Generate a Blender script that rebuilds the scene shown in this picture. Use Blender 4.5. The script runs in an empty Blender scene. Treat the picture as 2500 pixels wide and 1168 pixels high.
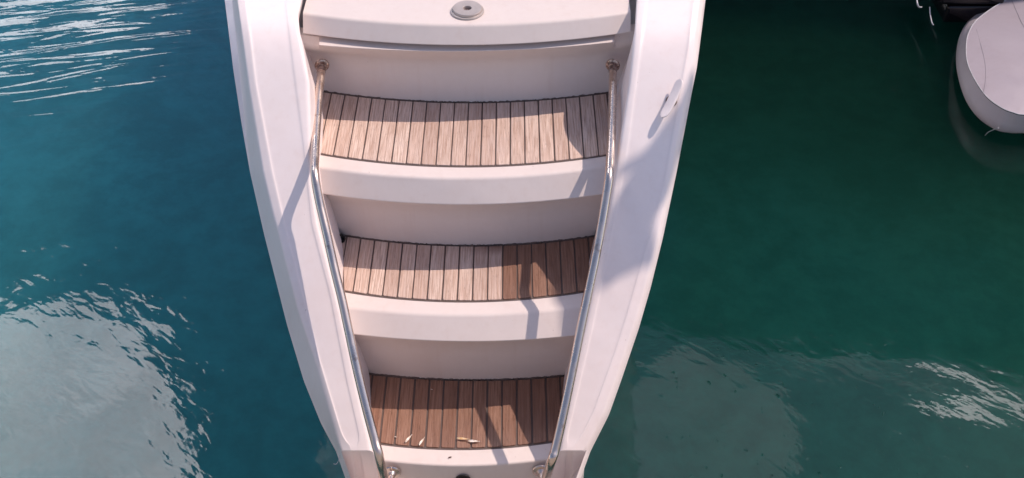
import bpy, bmesh, math, random
import numpy as np
from mathutils import Vector, Matrix
R = math.radians
random.seed(7)
S = bpy.context.scene
C = S.collection

# ------------------------------------------------------------------ camera, sun, sky, exposure
TH = R(42.5); ST, CT = math.sin(TH), math.cos(TH)
F = 2700.0                       # focal length in pixels of a 2500 px wide picture
CAM = Vector((0.131, 0.0, 3.07))
cd = bpy.data.cameras.new('camera'); cam = bpy.data.objects.new('camera', cd); C.objects.link(cam)
cam.location = CAM; cam.rotation_euler = (R(90) - TH, 0, 0)
cd.sensor_width = 36; cd.lens = F / 2500 * 36; cd.clip_end = 5000; cd.clip_start = 0.02
S.camera = cam
SUN = Vector((-0.67, -0.32, -1.0)).normalized()      # direction the light travels
sd = bpy.data.lights.new('sun', 'SUN'); so = bpy.data.objects.new('sun', sd); C.objects.link(so)
sd.energy = 3.3; sd.angle = R(0.55); sd.color = (1.0, 0.85, 0.74)
so.rotation_euler = (-SUN).to_track_quat('Z', 'Y').to_euler(); so.location = (3, 2, 6)
S.view_settings.view_transform = 'Standard'; S.view_settings.look = 'None'
S.view_settings.exposure = 0.2; S.view_settings.gamma = 1.0

# ------------------------------------------------------------------ node helper
class NT:
    def __init__(s, tree): s.t = tree; s.n = tree.nodes; s.l = tree.links; s.n.clear()
    def new(s, typ, **kw):
        n = s.n.new(typ)
        for k, v in kw.items(): setattr(n, k, v)
        return n
    def put(s, sock, v):
        if isinstance(v, bpy.types.NodeSocket): s.l.new(v, sock)
        elif v is not None: sock.default_value = v
    def m(s, op, a, b=None, c=None, clamp=False):
        n = s.new('ShaderNodeMath', operation=op, use_clamp=clamp)
        for i, v in enumerate((a, b, c)): s.put(n.inputs[i], v)
        return n.outputs[0]
    def dot(s, a, b):
        n = s.new('ShaderNodeVectorMath', operation='DOT_PRODUCT'); s.put(n.inputs[0], a); s.put(n.inputs[1], b)
        return n.outputs['Value']
    def vm(s, op, a, b):
        n = s.new('ShaderNodeVectorMath', operation=op); s.put(n.inputs[0], a); s.put(n.inputs[1], b)
        return n.outputs['Vector']
    def noise(s, vec, scale, detail=3, rough=.5, col=False, dist=0):
        n = s.new('ShaderNodeTexNoise'); s.put(n.inputs['Vector'], vec)
        n.inputs['Scale'].default_value = scale; n.inputs['Detail'].default_value = detail
        n.inputs['Roughness'].default_value = rough; n.inputs['Distortion'].default_value = dist
        return n.outputs['Color' if col else 'Fac']
    def mapr(s, v, a, b, c=0., d=1., smooth=True):
        n = s.new('ShaderNodeMapRange', interpolation_type='SMOOTHSTEP' if smooth else 'LINEAR')
        s.put(n.inputs[0], v)
        for i, x in enumerate((a, b, c, d)): s.put(n.inputs[i + 1], x)
        return n.outputs[0]
    def mix(s, f, a, b, mode='MIX'):
        n = s.new('ShaderNodeMix', data_type='RGBA', blend_type=mode)
        s.put(n.inputs[0], f)
        s.put(n.inputs[6], (*a, 1) if isinstance(a, tuple) else a); s.put(n.inputs[7], (*b, 1) if isinstance(b, tuple) else b)
        return n.outputs[2]
    def comb(s, x, y, z=0.):
        n = s.new('ShaderNodeCombineXYZ'); s.put(n.inputs[0], x); s.put(n.inputs[1], y); s.put(n.inputs[2], z)
        return n.outputs[0]

# ------------------------------------------------------------------ world: sky plus glow patches added where the water mirrors them
W = bpy.data.worlds.new('World'); S.world = W; W.use_nodes = True
w = NT(W.node_tree)
sky = w.new('ShaderNodeTexSky', sky_type='NISHITA'); sky.sun_disc = False
sky.sun_elevation = math.asin(-SUN.z); sky.sun_rotation = math.atan2(-SUN.x, -SUN.y)
sky.air_density = 1.0; sky.dust_density = 0.6
geo = w.new('ShaderNodeTexCoord').outputs['Generated']
d_m = w.m('MAXIMUM', w.dot(geo, (0, CT, ST)), 0.02)
P = w.m('DIVIDE', w.dot(geo, (1, 0, 0)), d_m)
Q = w.m('DIVIDE', w.dot(geo, (0, -ST, CT)), d_m)
front = w.mapr(w.dot(geo, (0, CT, ST)), .05, .2)
pq = w.comb(P, Q)
nz = w.noise(w.vm('MULTIPLY', pq, (1, 1, 1)), 9, 4, .6)
nz = w.m('SUBTRACT', nz, .5)
def blob(px, py, rx, ry, rot=0., soft=.12, wob=1.0, power=2.4):
    x = w.m('SUBTRACT', P, (px - 1250) / F); y = w.m('SUBTRACT', Q, (py - 584) / F)
    c, s_ = math.cos(rot), math.sin(rot)
    u = w.m('DIVIDE', w.m('ADD', w.m('MULTIPLY', x, c), w.m('MULTIPLY', y, s_)), rx / F)
    v = w.m('DIVIDE', w.m('SUBTRACT', w.m('MULTIPLY', y, c), w.m('MULTIPLY', x, s_)), ry / F)
    r = w.m('ADD', w.m('POWER', w.m('ABSOLUTE', u), power), w.m('POWER', w.m('ABSOLUTE', v), power))
    r = w.m('ADD', r, w.m('MULTIPLY', nz, wob))
    return w.mapr(r, 1 - soft, 1 + soft, 1., 0.)
tot = None
GLOW_PATCHES = [  # px, py, rx, ry, rot, soft, wobble, strength
    (120, 1130, 335, 395, .0, .08, .75, 7.4),
    (20, -160, 410, 160, -.10, .15, .6, 6.6),
    (1715, 1085, 225, 200, .3, .05, .25, .95),
    (2330, 830, 430, 75, -.05, .25, .9, .55),
    (2540, 990, 340, 26, .06, .10, .6, 7.0),
]
for a in GLOW_PATCHES:
    b = w.m('MULTIPLY', blob(*a[:7]), a[7]); tot = b if tot is None else w.m('ADD', tot, b)
tot = w.m('MULTIPLY', tot, front)
tex = w.mapr(w.noise(pq, 14, 5, .6), .25, .75, .70, 1.16)
tot = w.m('MULTIPLY', tot, tex)
bg1 = w.new('ShaderNodeBackground'); w.put(bg1.inputs[0], w.mix(1., sky.outputs[0], (1.16, .99, .93), 'MULTIPLY')); bg1.inputs[1].default_value = .15
bg2 = w.new('ShaderNodeBackground'); bg2.inputs[0].default_value = (1.0, .92, .92, 1); w.put(bg2.inputs[1], tot)
add = w.new('ShaderNodeAddShader'); w.l.new(bg1.outputs[0], add.inputs[0]); w.l.new(bg2.outputs[0], add.inputs[1])
wo = w.new('ShaderNodeOutputWorld'); w.l.new(add.outputs[0], wo.inputs[0])

# ------------------------------------------------------------------ materials
def mat(name):
    m = bpy.data.materials.new(name); m.use_nodes = True
    n = NT(m.node_tree); b = n.new('ShaderNodeBsdfPrincipled'); o = n.new('ShaderNodeOutputMaterial')
    n.l.new(b.outputs[0], o.inputs[0]); tc = n.new('ShaderNodeTexCoord').outputs['Object']
    return m, n, b, tc
def bump(n, b, h, dist, strength=1.):
    bn = n.new('ShaderNodeBump'); bn.inputs['Strength'].default_value = strength; bn.inputs['Distance'].default_value = dist
    n.put(bn.inputs['Height'], h); n.l.new(bn.outputs[0], b.inputs['Normal'])
def simple(name, col, rough, metal=0., spec=.5):
    m, n, b, tc = mat(name)
    k = n.mapr(n.noise(tc, 30, 4), .3, .7, .9, 1.06)
    n.put(b.inputs['Base Color'], n.mix(1., n.comb(k, k, k), col, 'MULTIPLY'))
    b.inputs['Roughness'].default_value = rough; b.inputs['Metallic'].default_value = metal
    b.inputs['Specular IOR Level'].default_value = spec
    return m
def gelcoat(name, col, grime=1.):
    m, n, b, tc = mat(name)
    stain = n.mapr(n.noise(tc, 3.5, 5, .6, dist=.6), .45, .78, 0, .30 * grime)
    st = n.mapr(n.noise(n.vm('MULTIPLY', tc, (38, 38, 2.5)), 1., 4, .6), .50, .75, 0, .22 * grime)     # run-down streaks
    fine = n.mapr(n.noise(tc, 55, 3, .6), .3, .75, 0, .10 * grime)
    c = n.mix(n.m('ADD', n.m('ADD', stain, st), fine), col, (col[0] * .90, col[1] * .84, col[2] * .80))
    spk = n.mapr(n.noise(tc, 120, 1, .5), .80, .84, 0, .55)       # specks of dirt
    c = n.mix(spk, c, (.35, .28, .25))
    n.put(b.inputs['Base Color'], c)
    n.put(b.inputs['Roughness'], n.mapr(n.noise(tc, 8, 4), .3, .7, .28, .45))
    bump(n, b, n.noise(tc, 6, 2), .004)
    b.inputs['Coat Weight'].default_value = .15; b.inputs['Coat Roughness'].default_value = .25
    return m
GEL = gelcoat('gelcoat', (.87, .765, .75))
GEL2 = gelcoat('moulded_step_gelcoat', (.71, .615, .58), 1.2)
COVER = gelcoat('hull_vinyl', (.68, .62, .66), .8)
COVER_SHADE = gelcoat('cover_vinyl_shade', (.40, .355, .405), 1.)  # shade lying on the cover is put into this darker colour
m, n, b, tc = mat('polished_steel')
n.put(b.inputs['Base Color'], n.mix(n.mapr(n.noise(tc, 26, 5, .7), .56, .72, 0, .7), (.70, .59, .525), (.36, .25, .19)))
b.inputs['Metallic'].default_value = 1
n.put(b.inputs['Roughness'], n.mapr(n.noise(tc, 14, 3), .35, .65, .22, .34)); STEEL = m
m, n, b, tc = mat('weathered_steel')
n.put(b.inputs['Base Color'], n.mix(n.mapr(n.noise(tc, 90, 4, .7), .40, .60), (.46, .36, .33), (.20, .13, .11)))
b.inputs['Metallic'].default_value = .8; b.inputs['Roughness'].default_value = .32; STEEL2 = m
CAULK = simple('caulk_rubber', (.115, .080, .070), .7)
BLACK = simple('black_rubber', (.012, .010, .012), .35)
BLACKG = simple('glossy_black', (.008, .006, .009), .12)
CAPM = simple('filler_cap_alloy', (.50, .43, .40), .38, .35)
PLASTIC = simple('trim_edge', (.55, .55, .58), .2)
DARK_UNDER = simple('dark_underside', (.02, .035, .035), .6)  # underside coloured dark so the water mirrors no pale band

def teak(name, wet):
    m, n, b, tc = mat(name)
    rnd = n.new('ShaderNodeNewGeometry').outputs['Random Per Island']
    off = n.comb(n.m('MULTIPLY', rnd, 37.), n.m('MULTIPLY', rnd, 11.), 0.)
    v = n.vm('ADD', tc, off)
    g1 = n.noise(n.vm('MULTIPLY', v, (260, 9, 1)), 1., 4, .65)
    g2 = n.noise(n.vm('MULTIPLY', v, (60, 3.0, 1)), 1., 3, .6, dist=1.4)
    pores = n.mapr(n.noise(n.vm('MULTIPLY', v, (600, 45, 1)), 1., 2, .5), .62, .75)
    ramp = n.mix(n.mapr(rnd, 0, 1, 0, 1, False), (.54, .385, .325), (.76, .595, .51))
    c = n.mix(n.mapr(g1, .35, .65, 0, .75), ramp, (.36, .215, .155))
    c = n.mix(n.mapr(g2, .45, .72, 0, .5), c, (.66, .46, .37))
    c = n.mix(n.m('MULTIPLY', pores, .45), c, (.24, .14, .10))
    bl = n.mapr(n.noise(tc, 11, 4, .6), .5, .75, 0, .45)
    c = n.mix(bl, c, (.52, .40, .36))
    sx = n.new('ShaderNodeSeparateXYZ'); n.l.new(tc, sx.inputs[0])
    wetc = n.mix(1., c, (.44, .315, .255), 'MULTIPLY')
    if wet == 'all': wf = 1.0; r = .42
    elif wet == 'right':
        # planks right of one seam are soaked; the damp creeps further along the back edge
        a = n.mapr(sx.outputs[0], .098, .106)
        e = n.m('ADD', n.m('MULTIPLY', sx.outputs[1], 2.2), n.m('MULTIPLY', n.noise(tc, 14, 3), .12))
        bb = n.m('MULTIPLY', n.mapr(e, 5.18, 5.32), n.mapr(sx.outputs[0], -.10, .12))
        wf = n.m('MAXIMUM', a, bb); r = .5
    else: wf = 0.0; r = .62
    n.put(b.inputs['Base Color'], n.mix(wf, c, wetc)); b.inputs['Roughness'].default_value = r
    bump(n, b, n.m('ADD', g1, n.m('MULTIPLY', pores, -.6)), .0012)
    return m
TEAK = [teak('dry_teak', 'none'), teak('half_wet_teak', 'right'), teak('wet_teak', 'all')]

# ------------------------------------------------------------------ geometry helpers
def ray(px, py):
    u, v = (px - 1250) / F, (py - 584) / F
    return Vector((u, CT - v * ST, -ST - v * CT))
def at(px, py, z):
    d = ray(px, py); return CAM + d * ((z - CAM.z) / d.z)
def at_s(px, py, fz):                      # point of the ray on the surface z = fz(y)
    d = ray(px, py); lo, hi = 1.5, 8.
    for _ in range(50):
        m_ = (lo + hi) / 2; p = CAM + d * m_
        if p.z > fz(p.y): lo = m_
        else: hi = m_
    return CAM + d * lo
def lerp(tab, t):
    if t <= tab[0][0]:
        (a, b), (c, d) = tab[0], tab[1]; return b + (d - b) * (t - a) / (c - a)
    for (a, b), (c, d) in zip(tab, tab[1:]):
        if t <= c: return b + (d - b) * (t - a) / (c - a)
    return d + (d - b) * (t - c) / (c - a)
def smooth_tab(tab, deg=4):
    xs = np.array([a for a, _ in tab]); ys = np.array([b for _, b in tab]); deg = min(deg, len(tab) - 1)
    k = np.polyfit(xs, ys, deg); return lambda t: float(np.polyval(k, t))
def curve(pts, z, deg=2):                   # picture polyline lying at height z -> smooth y(x)
    q = [at(a, b, z) for a, b in pts]
    k = np.polyfit([p.x for p in q], [p.y for p in q], deg)
    return lambda x: float(np.polyval(k, x))
def link(name, me, parent=None, m=None, smooth=True, label=None):
    o = bpy.data.objects.new(name, me); C.objects.link(o)
    if parent: o.parent = parent
    if m: me.materials.append(m)
    if smooth: me.polygons.foreach_set('use_smooth', [True] * len(me.polygons))
    if label: o['label'] = label
    return o
def mesh(name, verts, faces, parent=None, m=None, smooth=True, angle=None, fix=True):
    me = bpy.data.meshes.new(name); me.from_pydata([tuple(v) for v in verts], [], faces); me.validate()
    if fix:
        bm = bmesh.new(); bm.from_mesh(me); bmesh.ops.remove_doubles(bm, verts=bm.verts, dist=1e-6)
        bmesh.ops.recalc_face_normals(bm, faces=bm.faces); bm.to_mesh(me); bm.free()
    o = link(name, me, parent, m, smooth)
    if angle:
        me.set_sharp_from_angle(angle=R(angle)); wn = o.modifiers.new('shade', 'WEIGHTED_NORMAL'); wn.keep_sharp = True; wn.weight = 60
    return o
def fillet(pts, rad, n=4):                  # round the corners of an open 3-D polyline
    out = [pts[0]]
    for i in range(1, len(pts) - 1):
        r = rad[i]
        if not r: out.append(pts[i]); continue
        a, b_, c = pts[i - 1], pts[i], pts[i + 1]
        ra = min(r, (a - b_).length * .45); rc = min(r, (c - b_).length * .45)
        p, q = b_ + (a - b_).normalized() * ra, b_ + (c - b_).normalized() * rc
        for k in range(n + 1):
            t = k / n; out.append(p * (1 - t) ** 2 + b_ * 2 * t * (1 - t) + q * t * t)
    out.append(pts[-1]); return out
def loft(name, rows, parent, m, closed=False, caps=False, angle=40):
    nr, nc = len(rows), len(rows[0]); V = [p for r in rows for p in r]; Fc = []
    for i in range(nr - 1):
        for j in range(nc if closed else nc - 1):
            k = (j + 1) % nc
            Fc.append((i * nc + j, i * nc + k, (i + 1) * nc + k, (i + 1) * nc + j))
    if caps: Fc.append(tuple(range(nc))); Fc.append(tuple((nr - 1) * nc + j for j in range(nc)))
    return mesh(name, V, Fc, parent, m, angle=angle)
def spline(pts, n=10):                      # Catmull-Rom through the points
    P_ = [pts[0] * 2 - pts[1]] + list(pts) + [pts[-1] * 2 - pts[-2]]; out = []
    for i in range(1, len(P_) - 2):
        a, b_, c, d = P_[i - 1:i + 3]
        for k in range(n):
            t = k / n
            out.append(.5 * (2 * b_ + (c - a) * t + (2 * a - 5 * b_ + 4 * c - d) * t * t + (-a + 3 * b_ - 3 * c + d) * t ** 3))
    out.append(pts[-1]); return out
def tube(name, path, r, parent, m, seg=20):
    rows = []; up = Vector((1, 0, 0))
    for i, p in enumerate(path):
        t = (path[min(i + 1, len(path) - 1)] - path[max(i - 1, 0)]).normalized()
        a = (up - t * up.dot(t)).normalized(); b_ = t.cross(a); rr = r[i] if isinstance(r, list) else r
        rows.append([p + (a * math.cos(2 * math.pi * k / seg) + b_ * math.sin(2 * math.pi * k / seg)) * rr for k in range(seg)])
    return loft(name, rows, parent, m, closed=True, caps=True, angle=50)
def lathe(name, prof, org, axis, parent, m, seg=48, angle=35):
    ax = axis.normalized(); a = ax.orthogonal().normalized(); b_ = ax.cross(a); rows = []
    for r, h in prof:
        rows.append([org + ax * h + (a * math.cos(2 * math.pi * k / seg) + b_ * math.sin(2 * math.pi * k / seg)) * max(r, 1e-4) for k in range(seg)])
    return loft(name, rows, parent, m, closed=True, caps=True, angle=angle)
def empty(name, loc, label, cat, group=None):
    o = bpy.data.objects.new(name, None); C.objects.link(o); o.location = loc; o['label'] = label; o['category'] = cat
    if group: o['group'] = group
    o.empty_display_size = .1
    return o
def adopt(root):                            # parts are modelled in world space: shift them under their thing
    bpy.context.view_layer.update()
    inv = root.matrix_world.inverted()
    for o in root.children: o.matrix_parent_inverse = inv

# ------------------------------------------------------------------ levels
T = [1.115, 0.858, 0.598]                   # heights of the three steps
DECK = 1.3845; COAM = 1.425
def zc(y):                                  # height of the side deck along the boat
    z = 1.235 + .85 * (y - 2.454)
    k = 30.; return -math.log(math.exp(-k * z) + math.exp(-k * COAM)) / k

yacht = empty('yacht', (0, 3.0, 0), 'white yacht stern with three teak steps between two curved steel handrails', 'yacht')
bpy.context.view_layer.update()

# ------------------------------------------------------------------ side decks, inner walls and hull
LI = [(0, 737), (30, 730), (80, 734), (140, 745), (195, 755), (290, 758), (380, 757), (448, 758), (545, 776), (632, 799), (740, 826), (868, 857), (997, 885), (1088, 906), (1148, 923), (1200, 938)]
LP2 = [(0, 698), (180, 720), (338, 741), (545, 772 - 10), (722, 808), (760, 815), (928, 847), (1074, 880), (1200, 908)]
LP1 = [(0, 599), (201, 623), (420, 664), (600, 706), (777, 752), (875, 778), (1057, 833), (1200, 880)]
LB = [(0, 579), (216, 608), (420, 642), (526, 667), (567, 679), (760, 728), (893, 773), (1039, 815), (1095, 831), (1200, 868)]
LS = [(0, 567), (173, 586), (324, 601), (420, 613), (574, 648), (791, 703), (928, 744), (1032, 786), (1113, 829), (1200, 862)]
LO = [(0, 549), (173, 570.5), (300, 590), (420, 611), (574, 646), (791, 701), (928, 742), (1032, 784), (1113, 827.5), (1200, 860)]
RI = [(0, 1552), (119, 1545), (201, 1536), (299, 1521), (420, 1503), (542, 1484), (625, 1464), (711, 1446), (800, 1428), (865, 1412), (977, 1391), (1095, 1367), (1158, 1348), (1200, 1335)]
RP2 = [(0, 1576), (360, 1530), (535, 1500), (794, 1446), (865, 1430), (1057, 1386), (1200, 1350)]
RP1 = [(0, 1694), (108, 1683), (452, 1622), (760, 1534), (858, 1503), (1004, 1450), (1080, 1412), (1200, 1372)]
RO = [(0, 1722), (162, 1701), (216, 1690), (420, 1651), (578, 1618), (700, 1588), (800, 1559), (924, 1517), (1011, 1486), (1102, 1440), (1168, 1416), (1200, 1405)]
RB = [(a, b - 13) for a, b in RO]
RS = [(a, b - 4) for a, b in RO]
def wallx(y):                               # half width of the stair well about 0.3 m below the side deck
    return lerp([(1.6, .165), (1.8, .205), (1.98, .252), (2.31, .338), (2.48, .40), (2.80, .440), (3.4, .45)], y)
def side(sg, cols, name):
    rows = []; I, P2, P1, B, S_, O = cols; sdz = (-.125, -.130) if sg < 0 else (-.020, -.032)
    sts = [-40 + 12 * k for k in range(96)]
    END = 1102.
    for v in sts:
        if v > END: break
        pan = .0024 * min(1, max(0, (1088 - v) / 8))
        w_ = lambda tab, dz: at_s(lerp(tab, v), v, lambda y: zc(y) + dz)
        i, p2, p1, b_, s_, o = w_(I, 0), w_(P2, 0.002), w_(P1, .002), w_(B, -.006), w_(S_, sdz[0]), w_(O, sdz[1])
        if v > 1040:                         # the sunk panel ends in a rounded corner
            t = min(1, (v - 1040) / 48) ** 3 * .25; p1, p2 = p1.lerp(p2, t), p2.lerp(p1, t)
        rows.append((i, p2, p1, b_, s_, o, pan))
    # forward extension
    first = rows[0]; ext = []
    for k in range(14, 0, -1):
        dy = .25 * k
        ext.append(tuple(Vector((p.x * (1 + .035 * dy) + sg * .045 * dy, p.y + dy, p.z)) for p in first[:6]) + (.0035,))
    rows = ext + rows
    out = []; hull = []
    for (i, p2, p1, b_, s_, o, pan) in rows:
        y = i.y; f = wallx(min(y, 3.4)) + max(0, y - 2.9) * .06
        kk = max(0, min(1, (y - 2.665) / .03)); under = .032 * kk
        wz = i.z
        W0 = Vector((sg * f, y, wz - .33)); Wm = Vector((i.x * .5 + sg * f * .5 + sg * (.012 + under), y, wz - .10)) if kk else i.lerp(W0, .33) + Vector((0, 0, 0))
        inn = lambda a, t, dz: a.lerp(t, .06) - Vector((0, 0, dz))
        pts = [W0, Wm, i, p2, p2.lerp(p1, .05) - Vector((0, 0, pan)), p1.lerp(p2, .05) - Vector((0, 0, pan)), p1, b_, s_, o]
        out.append(fillet(pts, [0, 0, .014, .006, .006, .006, .006, .006, .004, 0], 4))
        h0 = o + Vector((sg * .001, 0, -.004)); h1 = o + Vector((-sg * .012, 0, -.03))
        h2 = Vector((o.x - sg * .12, o.y, o.z * .5)); h3 = Vector((o.x - sg * .26, o.y, .06)); h4 = Vector((o.x - sg * .32, o.y, -.5))
        hull.append([o, h0, h1, h2, h3, h4])
    # aft end: the side deck drops off in a scooped shaded face, an outer rim runs on down to the waterline
    L = out[-1]; rim = rows[-1]
    for dy, dz, ry in ((-.001, -.006, -.012), (-.0015, -.022, -.03), (-.001, -.05, -.055), (.0, -.09, -.085), (.002, -.16, -.13), (.002, -.40, -.20)):
        r_ = []
        nL = len(L)
        for j, p in enumerate(L):
            u = j / (nL - 1)
            k = 1.0
            if j >= nL - 13:                     # the outer rim stays high and lit
                q = (j - (nL - 13)) / 12; k = 1 - .0 * q
                if j >= nL - 7: r_.append(Vector((p.x + sg * ry * .5, p.y + ry, p.z + ry * .85))); continue
            scoop = .012 * math.sin(math.pi * min(1, max(0, (u - .1) / .75)))
            r_.append(Vector((p.x, p.y + dy + scoop * min(1, -dz / .05), p.z + dz)))
        out.append(r_)
    for dy in (-.012, -.03, -.055, -.085, -.13, -.20):
        hull.append([Vector((p.x + sg * dy * .5, p.y + dy, p.z + (dy * .85 if q < 3 else 0))) for q, p in enumerate(hull[len(rows) - 1])])
    o1 = loft(name, out, yacht, GEL, angle=38)
    return hull
HL = side(-1, (LI, LP2, LP1, LB, LS, LO), 'side_deck')
HR = side(1, (RI, RP2, RP1, RB, RS, RO), 'side_deck')
# hull: both sides plus transom closed in one skin
for Hh in (HL, HR): pass
hv = []; hf = []
def addgrid(rows):
    b0 = len(hv); nc = len(rows[0])
    for r in rows: hv.extend(r)
    for i in range(len(rows) - 1):
        for j in range(nc - 1): hf.append((b0 + i * nc + j, b0 + i * nc + j + 1, b0 + (i + 1) * nc + j + 1, b0 + (i + 1) * nc + j))
addgrid(HL); addgrid(HR)
a, b = HL[-1], HR[-1]
addgrid([[Vector((p.x * (1 - t) + q.x * t, (p.y * (1 - t) + q.y * t) - .06 * math.sin(math.pi * t), min(.30, p.z))) for p, q in zip(a, b)] for t in [k / 12 for k in range(13)]])
mesh('hull', hv, hf, yacht, GEL, angle=40)

# ------------------------------------------------------------------ curves of the steps, traced edge by edge at their own heights
cy = {}
T1b = curve([(792, 226), (838, 229), (939, 243), (1044, 249), (1140, 252.5), (1244, 248), (1385, 239), (1480, 228)], T[0])
T1f = curve([(780, 377), (882, 393), (990, 403), (1140, 409), (1248, 404), (1356, 397), (1424, 388), (1480, 381)], T[0])
L1 = curve([(779, 406), (884, 423), (1028, 432), (1150, 435), (1284, 425), (1424, 415), (1466, 407)], T[0])
N1 = curve([(790, 474), (884, 487), (1010, 498), (1150, 500.5), (1284, 496), (1392, 484), (1466, 477)], 1.056)
T2b = curve([(844, 576), (920, 587), (1028, 597), (1160, 600), (1284, 595), (1374, 588), (1450, 577)], T[1])
T2f = curve([(842, 714), (920, 723.5), (1028, 734), (1150, 738), (1284, 733), (1370, 721), (1422, 714.5)], T[1])
L2 = curve([(855, 750.5), (956, 761), (1100, 768.5), (1140, 768.5), (1298, 761), (1413, 749)], T[1])
N2 = curve([(868, 818), (951, 826), (1049, 833), (1150, 835), (1280, 831), (1398, 821)], .812)
T3b = curve([(889, 911), (944, 917), (1049, 926), (1150, 928), (1280, 924), (1383, 917)], T[2])
T3f = curve([(923.5, 1085), (1014, 1093.5), (1150, 1098), (1224, 1095), (1350, 1080)], T[2])
L3 = curve([(941, 1125), (1032, 1132), (1150, 1135.5), (1273, 1130), (1343, 1118)], T[2])
D1 = curve([(738, 33), (838, 43), (946, 54), (1140, 64), (1302, 54), (1428, 41), (1525, 33)], DECK)
D2 = curve([(737, 81), (774, 87), (860, 99), (972, 110), (1140, 112), (1284, 105), (1428, 92), (1541, 82)], 1.338)
G1 = curve([(921, 120.5), (1008, 124), (1140, 127), (1320, 117), (1496, 104)], 1.3215)

def sweep(name, prof, x0, x1, m, parent=yacht, rad=None, n=48, angle=38):
    rows = []
    for k in range(n + 1):
        x = x0 + (x1 - x0) * k / n
        pts = [Vector((x, yf(x) if callable(yf) else yf, z)) for yf, z in prof]
        rows.append(fillet(pts, rad or [0] * len(pts), 5))
    return loft(name, rows, parent, m, angle=angle)
off = lambda f, d: (lambda x: f(x) + d)
# upper deck (lid) with its rounded overhanging edge
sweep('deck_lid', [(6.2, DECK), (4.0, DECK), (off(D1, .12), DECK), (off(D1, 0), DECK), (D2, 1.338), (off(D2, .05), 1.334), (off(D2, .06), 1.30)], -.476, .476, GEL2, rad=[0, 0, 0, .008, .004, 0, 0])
# first riser with a ledge that stops short of small corner pockets
G0 = G1
G1 = lambda x: G0(x) + .045 * min(1, max(0, (abs(x) - .428) / .006))
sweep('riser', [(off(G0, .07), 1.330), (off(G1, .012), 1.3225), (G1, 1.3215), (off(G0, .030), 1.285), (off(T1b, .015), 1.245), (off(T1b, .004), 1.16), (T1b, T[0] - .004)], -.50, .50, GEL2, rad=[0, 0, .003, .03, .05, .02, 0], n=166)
def step(k, Tf, L, N, Tb2, z0, zn, z1, wd):
    sweep('step', [(off(Tf, .5), z0 - .05), (off(Tf, .34), z0 - .003), (off(Tf, .02), z0 - .003), (off(Tf, .0), z0 - .001), (L, z0 - .002), (N, zn), (off(N, .028), zn - .025), (off(Tb2, .002), zn - .075), (Tb2, z1 - .004)],
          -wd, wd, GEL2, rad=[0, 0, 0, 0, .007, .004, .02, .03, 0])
step(0, T1f, L1, N1, T2b, T[0], 1.056, T[1], .48)
step(1, T2f, L2, N2, T3b, T[1], .812, T[2], .41)
sweep('step', [(off(T3f, .5), T[2] - .05), (off(T3f, .34), T[2] - .003), (off(T3f, .02), T[2] - .003), (T3f, T[2] - .001), (L3, T[2] - .002), (off(L3, -.010), T[2] - .05), (off(L3, -.02), .30), (off(L3, -.02), .0)],
      -.275, .275, GEL2, rad=[0, 0, 0, 0, .006, 0, 0, 0])

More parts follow.
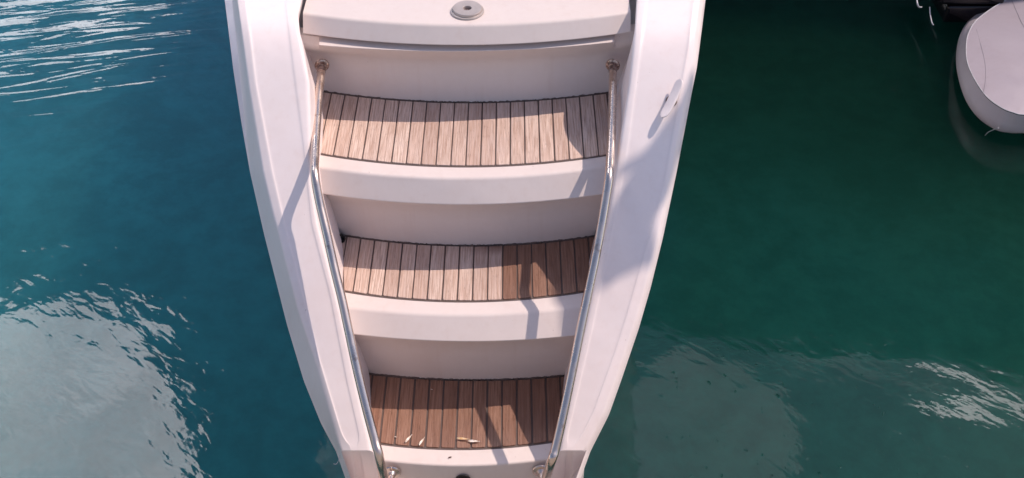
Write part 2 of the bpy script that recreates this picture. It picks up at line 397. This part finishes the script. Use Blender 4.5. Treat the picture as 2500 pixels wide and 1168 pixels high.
# ------------------------------------------------------------------ teak treads: caulked bed + separate planks
def clip(poly, a, b, c):                    # keep a*x + b*y <= c
    out = []
    for i, p in enumerate(poly):
        q = poly[(i + 1) % len(poly)]; dp, dq = a * p[0] + b * p[1] - c, a * q[0] + b * q[1] - c
        if dp <= 0: out.append(p)
        if dp * dq < 0: t = dp / (dp - dq); out.append((p[0] + (q[0] - p[0]) * t, p[1] + (q[1] - p[1]) * t))
    return out
def tread(idx, Tb, Tf, z, pl, pr, phase):
    (xa0, ya0), (xa1, ya1) = pl; (xb0, yb0), (xb1, yb1) = pr
    def xl(y): return xa0 + (xa1 - xa0) * (y - ya0) / (ya1 - ya0)
    def xr(y): return xb0 + (xb1 - xb0) * (y - yb0) / (yb1 - yb0)
    n = 40; rows = []
    for k in range(n + 1):
        t = k / n; xbk = xl(Tb(-.4)) * (1 - t) + xr(Tb(.4)) * t; xfr = xl(Tf(-.4)) * (1 - t) + xr(Tf(.4)) * t
        rows.append([Vector((xbk, Tb(xbk) + .002, z)), Vector((xfr, Tf(xfr) - .001, z)), Vector((xfr, Tf(xfr) - .001, z - .006))])
    root = loft('tread', rows, yacht, CAULK, angle=30)
    V, Fc = [], []; pitch, gap = .042, (.0040, .0042, .0054)[idx]
    for k in range(-12, 13):
        x0 = phase + k * pitch + gap / 2; x1 = x0 + pitch - gap
        bo, fo = .0065, .0042
        poly = [(x0, Tb(x0) - bo), (x0, Tf(x0) + fo + .003), (x0 + .003, Tf(x0) + fo), (x1 - .003, Tf(x1) + fo), (x1, Tf(x1) + fo + .003), (x1, Tb(x1) - bo)]
        # clip by the side seams
        for (p0, p1, sgn) in ((pl[0], pl[1], -1), (pr[0], pr[1], 1)):
            dx, dy = p1[0] - p0[0], p1[1] - p0[1]; nx, ny = -dy, dx
            if nx * sgn < 0: nx, ny = -nx, -ny
            ln = math.hypot(nx, ny); nx, ny = nx / ln, ny / ln
            poly = clip(poly, nx, ny, nx * p0[0] + ny * p0[1] - .006)
            if len(poly) < 3: break
        if len(poly) < 3: continue
        cx = sum(p[0] for p in poly) / len(poly); cy_ = sum(p[1] for p in poly) / len(poly)
        b0 = len(V); m_ = len(poly); dz = random.uniform(-.0003, .0004)
        jit = [(random.uniform(-.0004, .0004)) for _ in poly]
        for ins, zz in ((0, -.0005), (0, .0022), (.0010, .0030)):
            for (x, y), jj in zip(poly, jit):
                l = math.hypot(x - cx, y - cy_)
                V.append(Vector((x - math.copysign(min(ins, abs(x - cx)), x - cx) + jj, y - math.copysign(min(ins, abs(y - cy_)), y - cy_), z + zz + dz)))
        for r_ in range(2):
            for j in range(m_): Fc.append((b0 + r_ * m_ + j, b0 + r_ * m_ + (j + 1) % m_, b0 + (r_ + 1) * m_ + (j + 1) % m_, b0 + (r_ + 1) * m_ + j))
        Fc.append(tuple(b0 + 2 * m_ + j for j in range(m_)))
    pk = mesh('teak_planks', V, Fc, root, TEAK[idx], smooth=False)
    return root
def ends(a, b, z): p, q = at(*a, z), at(*b, z); return ((p.x, p.y), (q.x, q.y))
tread(0, T1b, T1f, T[0], ends((786, 226), (772, 377), T[0]), ends((1488, 228), (1490, 381), T[0]), 0.0)
tread(1, T2b, T2f, T[1], ends((830, 576), (836, 714), T[1]), ends((1458, 577), (1432, 714), T[1]), .0198)
tread(2, T3b, T3f, T[2], ends((880, 911), (914, 1085), T[2]), ends((1393, 917), (1360, 1080), T[2]), .0184)

# ragged bead of sealant along the foot of each riser
def bead(Tb, z, x0, x1):
    path = []; k = 0; x = x0
    while x < x1:
        path.append(Vector((x, Tb(x) - .001 + random.uniform(-.0012, .0010), z + .001 + random.uniform(-.0008, .0012)))); x += random.uniform(.004, .010)
    tube('sealant_bead', path, [random.uniform(.0028, .0046) for _ in path], yacht, CAULK, 6)
bead(T1b, T[0], -.47, .46); bead(T2b, T[1], -.40, .38); bead(T3b, T[2], -.33, .31)

# ------------------------------------------------------------------ handrails
RAILR = .0119
def rail(pts, flange_pt, low_fl, sg):
    root = None
    hz = 1.205
    P3 = [at(x, y, z) for x, y, z in pts]
    path = spline(P3, 10)
    t = tube('handrail', path, RAILR, yacht, STEEL, 24)
    # upper flange against the riser
    d = (P3[1] - P3[0]).normalized(); n_ = Vector((-.25 * sg, -1, .12)).normalized()
    f = lathe('flange', [(.002, 0), (.0205, 0), (.0215, .002), (.0200, .0045), (.0145, .006), (.0130, .012), (.0125, .020)], P3[0] - n_ * .002, n_, t, STEEL2, 32)
    # thicker sleeve
    tube('sleeve', [P3[0], P3[0].lerp(P3[1], .25), P3[0].lerp(P3[1], .5)], RAILR + .0009, t, STEEL2, 24)
    # three screw heads on the flange
    a0 = n_.orthogonal().normalized(); b0 = n_.cross(a0)
    for k in range(3):
        q = 2 * math.pi * (k / 3 + .08)
        lathe('screw', [(.0002, 0), (.0026, 0), (.0022, .0012), (.0002, .0015)], P3[0] + n_ * .003 + (a0 * math.cos(q) + b0 * math.sin(q)) * .0170, n_, f, STEEL, 10, 40)
    # foot: post from the face of the lowest step to the rail
    fp = Vector(low_fl)
    nn = Vector((0, -1, .05)).normalized()
    lathe('foot_flange', [(.002, 0), (.0245, 0), (.0252, .002), (.0230, .005), (.0140, .0065), (.0120, .012), (.0105, .016)], fp, nn, t, STEEL, 32)
    e = path[-1]; q = fp + nn * .05
    tube('foot_post', spline([fp + nn * .004, fp + nn * .05, fp.lerp(e, .55) + Vector((0, -.02, -.01)), e + Vector((0, .0, 0))], 8), .0092, t, STEEL, 20)
    return t
def slopez(v): return lerp([(160, 1.235), (300, 1.212), (400, 1.200)], v)
def rail_z(v):                              # pixels down the rail -> height
    if v <= 400: return slopez(v)
    return None
def raypts(cl):
    out = []
    for x, v in cl:
        if v <= 425: out.append((x, v, slopez(v)))
        else:
            d = ray(x, v); y0 = 2.295; z0 = 1.200                 # sloping part: z = z0 + s*(y - y0)
            s_ = .82; t = (z0 - s_ * y0 - CAM.z + s_ * CAM.y) / (d.z - s_ * d.y)
            p = CAM + d * t; k = max(0, 1 - (v - 400) / 70.)
            out.append((x, v, p.z))
    return out
LR = [(786, 160), (783, 194), (777, 252), (772, 324), (769, 387), (769, 428), (779, 488), (797, 567), (815, 650), (835, 732), (850, 802), (871, 900), (896, 1004), (915, 1074), (926, 1115)]
RR = [(1496, 160), (1496, 194), (1495, 260), (1493, 330), (1490, 390), (1487, 434), (1476, 506), (1457, 614), (1438.5, 704), (1421, 788), (1398.5, 900), (1374, 1018.5), (1356.5, 1095), (1347, 1125)]
lr = raypts(LR); rr = raypts(RR)
lz, rz = lr[-1][2], rr[-1][2]
lr += [(935, 1160, lz - .075), (944, 1200, lz - .16)]
rr += [(1335, 1160, rz - .070), (1322, 1200, rz - .16)]
fl = at(957, 1145, .566); fr = at(1322, 1146, .566)
fl.y = L3(fl.x) - .013; fr.y = L3(fr.x) - .013
rail(lr, None, fl, -1); rail(rr, None, fr, 1)

# ------------------------------------------------------------------ fuel filler cap on the deck
c0 = at(1141, 29, DECK)
cap = lathe('filler_cap', [(.002, 0), (.0478, 0), (.0490, .0020), (.0480, .0050), (.0440, .0060), (.0430, .0055), (.0425, .0115), (.0410, .0132), (.0395, .0132), (.0130, .0126), (.0122, .0118), (.0112, .0040), (.002, .004)], c0, Vector((0, 0, 1)), yacht, CAPM, 64, 30)
lathe('key_socket', [(.001, .0042), (.0108, .0042), (.0108, .0052), (.0062, .0055), (.0055, .0046), (.001, .0046)], c0, Vector((0, 0, 1)), cap, STEEL2, 8, 20)

# ------------------------------------------------------------------ pop-up cleat on the right side deck
def cleat():
    s_ = lambda x, y, h: at_s(x, y, zc) + Vector((0, -.55, .83)) * h
    p0, p1 = at_s(1664, 196, lambda y: zc(y) + .030), at_s(1619, 290, lambda y: zc(y) + .030)
    mid = at_s(1642, 250, lambda y: zc(y) + .028)
    ax = (p1 - p0); L_ = ax.length; ax.normalize(); nrm = Vector((0, -.62, .78)); wd = ax.cross(nrm).normalized(); nrm = wd.cross(ax).normalized()
    if nrm.z < 0: nrm = -nrm
    if wd.x > 0: wd = -wd
    q_ = R(38); nrm, wd = nrm * math.cos(q_) + wd * math.sin(q_), wd * math.cos(q_) - nrm * math.sin(q_)
    rows = []; n = 30
    for k in range(n + 1):
        t = k / n; w_ = .0140 * (1 - abs(2 * t - 1) ** 7) ** .5 + .0004; th = .006 + .003 * (1 - abs(2 * t - 1))
        lift = .006 * abs(2 * t - 1) ** 2
        c = p0 + ax * L_ * t + nrm * lift; prof = []
        for a_ in range(16):
            g = 2 * math.pi * a_ / 16; cx, sx = math.cos(g), math.sin(g)
            prof.append(c + wd * w_ * math.copysign(abs(cx) ** .6, cx) + nrm * (th * .5 * math.copysign(abs(sx) ** .6, sx)))
        rows.append(prof)
    cl = loft('cleat', rows, yacht, GEL, closed=True, caps=True, angle=50)
    c = p0.lerp(p1, .5)
    base = at_s(*(lambda: (1637, 268))(), zc)
    n2 = Vector((0, -.65, .76))
    foot = c - n2 * ((c.z - zc(c.y)) * .76)
    for s2 in (-.014, .014):
        a_ = foot + ax * s2
        lathe('cleat_leg', [(.002, -.004), (.0085, -.002), (.0070, .002), (.0060, .012), (.0060, .022), (.002, .023)], a_, (c + ax * s2 * .6 - a_), cl, GEL, 20, 40)
    lathe('base_ring', [(.002, 0), (.0155, 0), (.016, .0016), (.0145, .003), (.013, .0024), (.002, .0022)], foot, n2, cl, STEEL2, 40, 30)
cleat()

# ------------------------------------------------------------------ drains
dp = at(831, 583, T[1] + .008)
lathe('drain_nozzle', [(.004, -.01), (.0150, -.008), (.0158, .003), (.0135, .010), (.0095, .013), (.0080, .010), (.0070, -.004), (.001, -.004)], dp, Vector((.35, -.7, .6)), yacht, BLACK, 9, 30)
hx = at(1131, 1170, .545)
lathe('drain_ring', [(.002, 0), (.0215, 0), (.0215, .003), (.0175, .0035), (.0160, .0015), (.0150, -.0), (.002, .0)], Vector((hx.x, L3(hx.x) - .0115, .548)), Vector((0, -1, .05)), yacht, BLACK, 32, 30)
# loose thread snagged on the left quarter
a_ = at_s(829, 1112, lambda y: zc(y) - .085)
tube('snagged_thread', spline([a_ + Vector((0, 0, .0)), a_ + Vector((-.002, -.012, -.006)), a_ + Vector((-.008, -.020, -.012)), a_ + Vector((-.016, -.018, -.014))], 5), .0007, yacht, PLASTIC, 6)
adopt(yacht)

# ------------------------------------------------------------------ fallen leaves on the lowest step
def leafmat(name, a, b_):
    m, n, b, tc = mat(name)
    n.put(b.inputs['Base Color'], n.mix(n.mapr(n.noise(tc, 160, 3), .4, .62), a, b_)); b.inputs['Roughness'].default_value = .5
    return m
LW = leafmat('bleached_leaf', (.86, .80, .74), (.62, .50, .40)); LT = leafmat('tan_leaf', (.72, .46, .22), (.80, .66, .48))
def leaf(px, py, ang, L_, W_, m, label):
    p = at(px, py, T[2] + .004); rows = []; n = 14
    ca, sa = math.cos(ang), math.sin(ang)
    for k in range(n + 1):
        t = k / n; w_ = W_ * math.sin(math.pi * t ** .8) ** .8 + .0002; r_ = []
        for j in range(7):
            u = j / 3 - 1; x = (t - .5) * L_; y = u * w_; z = .0016 + .003 * u * u * (1 if j != 3 else .6) + .0015 * math.sin(3 * t + u)
            r_.append(Vector((x * ca - y * sa, x * sa + y * ca, z)))
        rows.append(r_)
    o = loft('fallen_leaf', rows, None, m, angle=60); o.location = p
    md = o.modifiers.new('thick', 'SOLIDIFY'); md.thickness = .0006
    o['label'] = label; o['category'] = 'leaf'; o['group'] = 'dry leaves on the lowest step'
leaf(998, 1073, R(57), .031, .0030, LW, 'leftmost pale slender leaf, slanting across a seam of the wet lowest step')
leaf(1030, 1080, R(62), .030, .0028, LW, 'white slender leaf lying slanted just right of the leftmost leaf on the lowest step')
leaf(1131, 1074, R(-7), .036, .0030, LT, 'tan curled leaf lying crosswise, its right tip touching a white leaf')
leaf(1157, 1080, R(-3), .034, .0032, LW, 'white leaf lying crosswise at right end of the tan leaf')

# ------------------------------------------------------------------ neighbour: rounded white boat end on the right
nb = empty('moored_boat', at(2560, 150, 0.), 'white rounded boat end with seamed cover, cut off by the right edge', 'boat')
ZT, ZR = .16, .055
rim = [(2500, 322), (2465, 321), (2430, 313), (2385, 282), (2352, 232), (2335, 165), (2337, 110), (2352, 68), (2380, 36), (2420, 12), (2446, -2), (2480, -30), (2540, -80)]
top = [(2500, 281), (2475, 276), (2445, 264), (2408, 236), (2378, 192), (2361, 150), (2359, 108), (2366, 78), (2384, 50), (2420, 22), (2450, 4), (2486, -22), (2546, -72)]
rp = [at(x, y, ZR) for x, y in rim]; tp = [at(x, y, ZT) for x, y in top]
# carry the outline on round to the right, out of the picture, as closed loops
def loop(pts, n=6):
    N = len(pts); out = []
    for i in range(N):
        a_, b_, c_, d_ = pts[i - 1], pts[i], pts[(i + 1) % N], pts[(i + 2) % N]
        for k in range(n):
            t = k / n
            out.append(.5 * (2 * b_ + (c_ - a_) * t + (2 * a_ - 5 * b_ + 4 * c_ - d_) * t * t + (-a_ + 3 * b_ - 3 * c_ + d_) * t ** 3))
    return out
rp = loop(rp + [at(2700, -160, ZR), at(2880, -130, ZR), at(3000, 0, ZR), at(3010, 140, ZR), at(2900, 250, ZR), at(2740, 300, ZR), at(2600, 322, ZR)])
tp = loop(tp + [at(2700, -148, ZT), at(2860, -118, ZT), at(2965, 0, ZT), at(2970, 130, ZT), at(2870, 226, ZT), at(2725, 268, ZT), at(2600, 286, ZT)])
cen = sum(tp, Vector()) / len(tp)
rows = []; und = []
for r_, t_ in zip(rp, tp):
    def ins(s_, z): return Vector((cen.x + (r_.x - cen.x) * s_, cen.y + (r_.y - cen.y) * s_, z))
    und.append([ins(.55, -.2), ins(.66, -.02), ins(.86, .015), ins(.975, ZR - .02)])
    rows.append([ins(.975, ZR - .02), r_, r_.lerp(t_, .3) + Vector((0, 0, .006)), r_.lerp(t_, .6) + Vector((0, 0, -.012)), t_ + Vector((0, 0, -.004))])
rows.append(rows[0]); und.append(und[0]); loft('underside', und, nb, DARK_UNDER, angle=60)
loft('hull', rows, nb, COVER, angle=60)
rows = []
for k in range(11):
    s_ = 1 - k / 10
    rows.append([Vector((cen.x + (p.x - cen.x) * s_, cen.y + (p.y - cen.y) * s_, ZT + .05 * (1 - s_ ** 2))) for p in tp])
loft('cover', rows, nb, COVER_SHADE, closed=True, angle=60)
tube('welt', [p + Vector((0, 0, .001)) for p in tp] + [tp[0] + Vector((0, 0, .001))], .0022, nb, PLASTIC, 8)
TA = sorted((math.atan2(p.y - cen.y, p.x - cen.x), math.hypot(p.x - cen.x, p.y - cen.y)) for p in tp)
def zz(x, y, h):
    p = at(x, y, ZT)
    for _ in range(5):
        rr_ = lerp(TA, math.atan2(p.y - cen.y, p.x - cen.x)); q = min(1, math.hypot(p.x - cen.x, p.y - cen.y) / rr_)
        p = at(x, y, ZT + .05 * (1 - q * q) + .0005)
    return p
SEAM = simple('seam_thread', (.30, .27, .31), .7)
tube('seam', spline([zz(2384, 72, .004), zz(2396, 115, .008), zz(2405, 155, .010), zz(2406, 195, .010), zz(2399, 236, .005)], 8), .0009, nb, SEAM, 6)
tube('seam', spline([zz(2468, -5, .010), zz(2482, 28, .018), zz(2500, 66, .024), zz(2540, 130, .03)], 8), .0014, nb, SEAM, 6)
tube('cord', spline([at(2438, 313, .11), at(2424, 318, .08), at(2412, 324, .04), at(2405, 331, .0)], 5), .0022, nb, PLASTIC, 8)
adopt(nb)

# black casing behind it
bk = empty('outboard_motor', at(2330, 0, 0.), 'glossy black stacked casing with pale left ends behind the white rounded boat', 'motor')
def rbox(name, a, b_, z0, z1, r, m, parent):
    # rounded slab between picture corners a, b_ taken at height z1
    p, q = at(*a, z1), at(*b_, z1); bm = bmesh.new()
    bmesh.ops.create_cube(bm, size=1); 
    for v in bm.verts:
        v.co = Vector((p.x if v.co.x < 0 else q.x, q.y if v.co.y < 0 else p.y, z0 if v.co.z < 0 else z1))
    bmesh.ops.bevel(bm, geom=bm.edges[:], offset=r, segments=4, affect='EDGES', profile=.6)
    me = bpy.data.meshes.new(name); bm.to_mesh(me); bm.free()
    return link(name, me, parent, m)
rbox('casing', (2240, -160), (2470, -42), .15, .28, .02, BLACKG, bk)
rbox('lower_casing', (2272, -60), (2480, 16), .04, .14, .02, BLACKG, bk)
tube('end_trim', spline([at(2237, -20, .27), at(2239, 5, .26), at(2243, 17, .24), at(2250, 18, .22)], 6), .004, bk, PLASTIC, 8)
tube('end_trim', spline([at(2270, 18, .13), at(2271, 35, .12), at(2275, 55, .11), at(2279, 62, .10)], 6), .003, bk, PLASTIC, 8)
adopt(bk)

# ------------------------------------------------------------------ cloth added out of the picture, outlined to throw the right side deck's shadow
SH = [(1706, 150), (1684, 200), (1662, 250), (1624, 304), (1576, 372), (1530, 442), (1484, 525), (1466, 585), (1462, 640), (1458, 706), (1485, 707), (1503, 686), (1521, 664), (1546, 664), (1580, 652),
      (1600, 640), (1610, 600), (1602, 560), (1600, 540), (1613, 512), (1640, 473), (1668, 400), (1700, 300), (1740, 180)]
shadow_caster = empty('shadow_caster', (5.6, 4.6, .2), 'added cloth on a slim pole, out of view, shaped to throw the side deck shadow', 'shadow_caster')
FX = 2.05
fv = []
for x, y in SH:
    p = at_s(x, y, zc); t = (FX - p.x) / .67; q = p + Vector((.67, .32, 1.0)) * t
    fv.append(q + Vector((.004 * math.sin(q.z * 9 + q.y * 4), 0, 0)))
bm = bmesh.new(); vs = [bm.verts.new(v) for v in fv]; f = bm.faces.new(vs); bmesh.ops.triangulate(bm, faces=[f])
me = bpy.data.meshes.new('shadow_cloth'); bm.to_mesh(me); bm.free()
cl = link('shadow_cloth', me, shadow_caster, simple('caster_cloth', (.7, .68, .66), .9)); md = cl.modifiers.new('thick', 'SOLIDIFY'); md.thickness = .004
hi = max(fv, key=lambda p: p.z + p.y * .5)
tube('caster_pole', [Vector((5.6, hi.y + 1.2, .2)), Vector((FX - .02, hi.y + .02, hi.z + .02))], .014, shadow_caster, STEEL, 12)
adopt(shadow_caster)

# ------------------------------------------------------------------ water
m, n, b, tc = mat('harbour_water')
sx = n.new('ShaderNodeSeparateXYZ'); n.l.new(tc, sx.inputs[0]); X, Y = sx.outputs[0], sx.outputs[1]
big = n.m('SUBTRACT', n.noise(tc, .55, 3, .5), .5)
side_ = n.mapr(n.m('ADD', X, n.m('MULTIPLY', big, 1.2)), -.5, .9)
left = n.mix(n.mapr(Y, 2.0, 5.2), (.012, .118, .138), (.013, .112, .160))
gy = n.mapr(n.m('ADD', Y, n.m('MULTIPLY', big, 1.6)), 2.4, 4.6)
rightlow = n.mix(n.mapr(n.m('ADD', X, n.m('MULTIPLY', big, 2.)), 1.0, 3.0), (.006, .054, .048), (.010, .062, .038))
right = n.mix(gy, rightlow, (.003, .023, .017))  # green is the water's own; the far dark tone has shade painted in
col = n.mix(side_, left, right)
murk = n.m('ADD', n.m('MULTIPLY', n.noise(tc, 2.2, 5, .65, dist=.8), .5), n.m('MULTIPLY', n.noise(tc, 9, 4, .7), .5))
murk = n.mapr(murk, .36, .64, .86, 1.14)          # drifting silt
col = n.mix(1., col, n.comb(murk, murk, murk), 'MULTIPLY')
n.put(b.inputs['Base Color'], col)
b.inputs['Roughness'].default_value = .03; b.inputs['IOR'].default_value = 1.34
b.inputs['Subsurface Weight'].default_value = 1.0; b.inputs['Subsurface Radius'].default_value = (.5, .9, 1.0)
b.inputs['Subsurface Scale'].default_value = 20.
# ripples: calm by default, wind-ruffled in patches
v1 = n.vm('MULTIPLY', tc, (1.0, 2.2, 1))
def rot(vec, a): 
    r_ = n.new('ShaderNodeVectorRotate', rotation_type='Z_AXIS'); n.put(r_.inputs[0], vec); r_.inputs['Angle'].default_value = a; return r_.outputs[0]
h_long = n.noise(n.vm('MULTIPLY', rot(tc, -.22), (1.8, 12., 1)), 1., 2, .45, dist=.5)   # long crests, upper left
h_mid = n.noise(n.vm('MULTIPLY', rot(tc, .7), (9, 20, 1)), 1., 2, .5, dist=.3)
h_fine = n.noise(tc, 60, 2, .5)
h_swell = n.noise(n.vm('MULTIPLY', tc, (1., 1.6, 1)), 1.6, 2)
m_ul = n.m('MULTIPLY', n.mapr(n.m('SUBTRACT', Y, n.m('MULTIPLY', X, .35)), 4.3, 5.4), n.mapr(X, -.9, -2.0))
m_fl = n.m('MAXIMUM', n.mapr(X, -.95, -1.9, .0, 1.), n.mapr(X, .5, 1.2, 0., .8))
h = n.m('MULTIPLY', h_swell, 4.0)
h = n.m('ADD', h, n.m('MULTIPLY', h_mid, n.mapr(X, .2, 1.0, .9, .42)))
h = n.m('ADD', h, n.m('MULTIPLY', h_long, n.m('MULTIPLY', m_ul, 6.5)))
h = n.m('ADD', h, n.m('MULTIPLY', h_fine, .05))
m_sp = n.m('MULTIPLY', n.mapr(X, .62, .85), n.m('MULTIPLY', n.mapr(X, 1.75, 1.1), n.mapr(Y, 3.0, 2.5)))
spk = n.mapr(n.noise(n.vm('MULTIPLY', tc, (1, .8, 1)), 34, 2, .6), .66, .80)
h = n.m('ADD', h, n.m('MULTIPLY', n.m('MULTIPLY', spk, m_sp), 3.2))
bump(n, b, h, .0012)
WATER = m
g = 600.
wt = mesh('water', [Vector((-g, -g, 0)), Vector((g, -g, 0)), Vector((g, g, 0)), Vector((-g, g, 0))], [(0, 1, 2, 3)], None, WATER, smooth=False)
wt['kind'] = 'structure'; wt['label'] = 'calm teal harbour water, green to the right, with pale sky reflections'; wt['category'] = 'water'

# ------------------------------------------------------------------ added unseen for the light: bounce slab behind the camera, dark hull ahead
QM, n, b, tc = mat('bounce_concrete')
n.put(b.inputs['Base Color'], n.mix(n.noise(tc, 3, 5), (.62, .54, .47), (.76, .67, .58))); b.inputs['Roughness'].default_value = .8
def slab(name, x0, x1, y0, y1, z0, z1, m, bev=.03):
    bm = bmesh.new(); bmesh.ops.create_cube(bm, size=1)
    for v in bm.verts: v.co = Vector((x0 if v.co.x < 0 else x1, y0 if v.co.y < 0 else y1, z0 if v.co.z < 0 else z1))
    bmesh.ops.bevel(bm, geom=bm.edges[:], offset=bev, segments=3, affect='EDGES')
    me = bpy.data.meshes.new(name); bm.to_mesh(me); bm.free(); return link(name, me, None, m, smooth=False)
q = slab('bounce_quay', -14, 14, -9, 1.0, -1.5, 1.30, QM); q['kind'] = 'structure'; q['label'] = 'unseen pale concrete slab added behind the camera to bounce light'; q['category'] = 'bounce_quay'
dh = []
for t in [k / 24 for k in range(25)]:
    x = .95 + 11 * t; yy = 7.2 - 1.2 * math.sin(math.pi * min(1, t * 1.3) * .5)
    dh.append([Vector((x, yy + .5, -.5)), Vector((x, yy + .25, .8)), Vector((x, yy, 4.45)), Vector((x, yy + .08, 4.6)), Vector((x, yy + 3.4, 4.6)), Vector((x, yy + 3.4, -.5))])
DHM = simple('reflection_hull_paint', (.012, .030, .026), .45)
d = loft('reflection_hull', dh, None, DHM, closed=True, caps=True, angle=30)
d['label'] = 'unseen dark green hull added ahead to darken the reflection in the right water'; d['category'] = 'added hull'

for x, y, lab in ((966, 1067, 'tiny pale chip left of the leftmost leaf on the lowest step'), (1054, 951, 'tiny pale splinter lying on a seam in the shaded back of the lowest step')):
    d0 = at(x, y, T[2] + .0045)
    o = tube('wood_chip', [d0 + Vector((-.0035, .001, 0)), d0 + Vector((0, -.0006, .0006)), d0 + Vector((.0035, -.0012, 0))], [.0006, .0014, .0005], None, LW, 6)
    o['label'] = lab; o['category'] = 'debris'
deb = at(1098, 1118, T[2]); o = tube('debris_crumb', [deb + Vector((-.004, -.001, .001)), deb + Vector((0, .001, .0015)), deb + Vector((.005, .002, .001))], [.0010, .0018, .0012], None, LT, 8)
o.data.materials[0] = simple('brown_crumb', (.16, .10, .08), .8)
o['label'] = 'tiny brown crumb on the white lip below the lowest teak step'; o['category'] = 'debris'
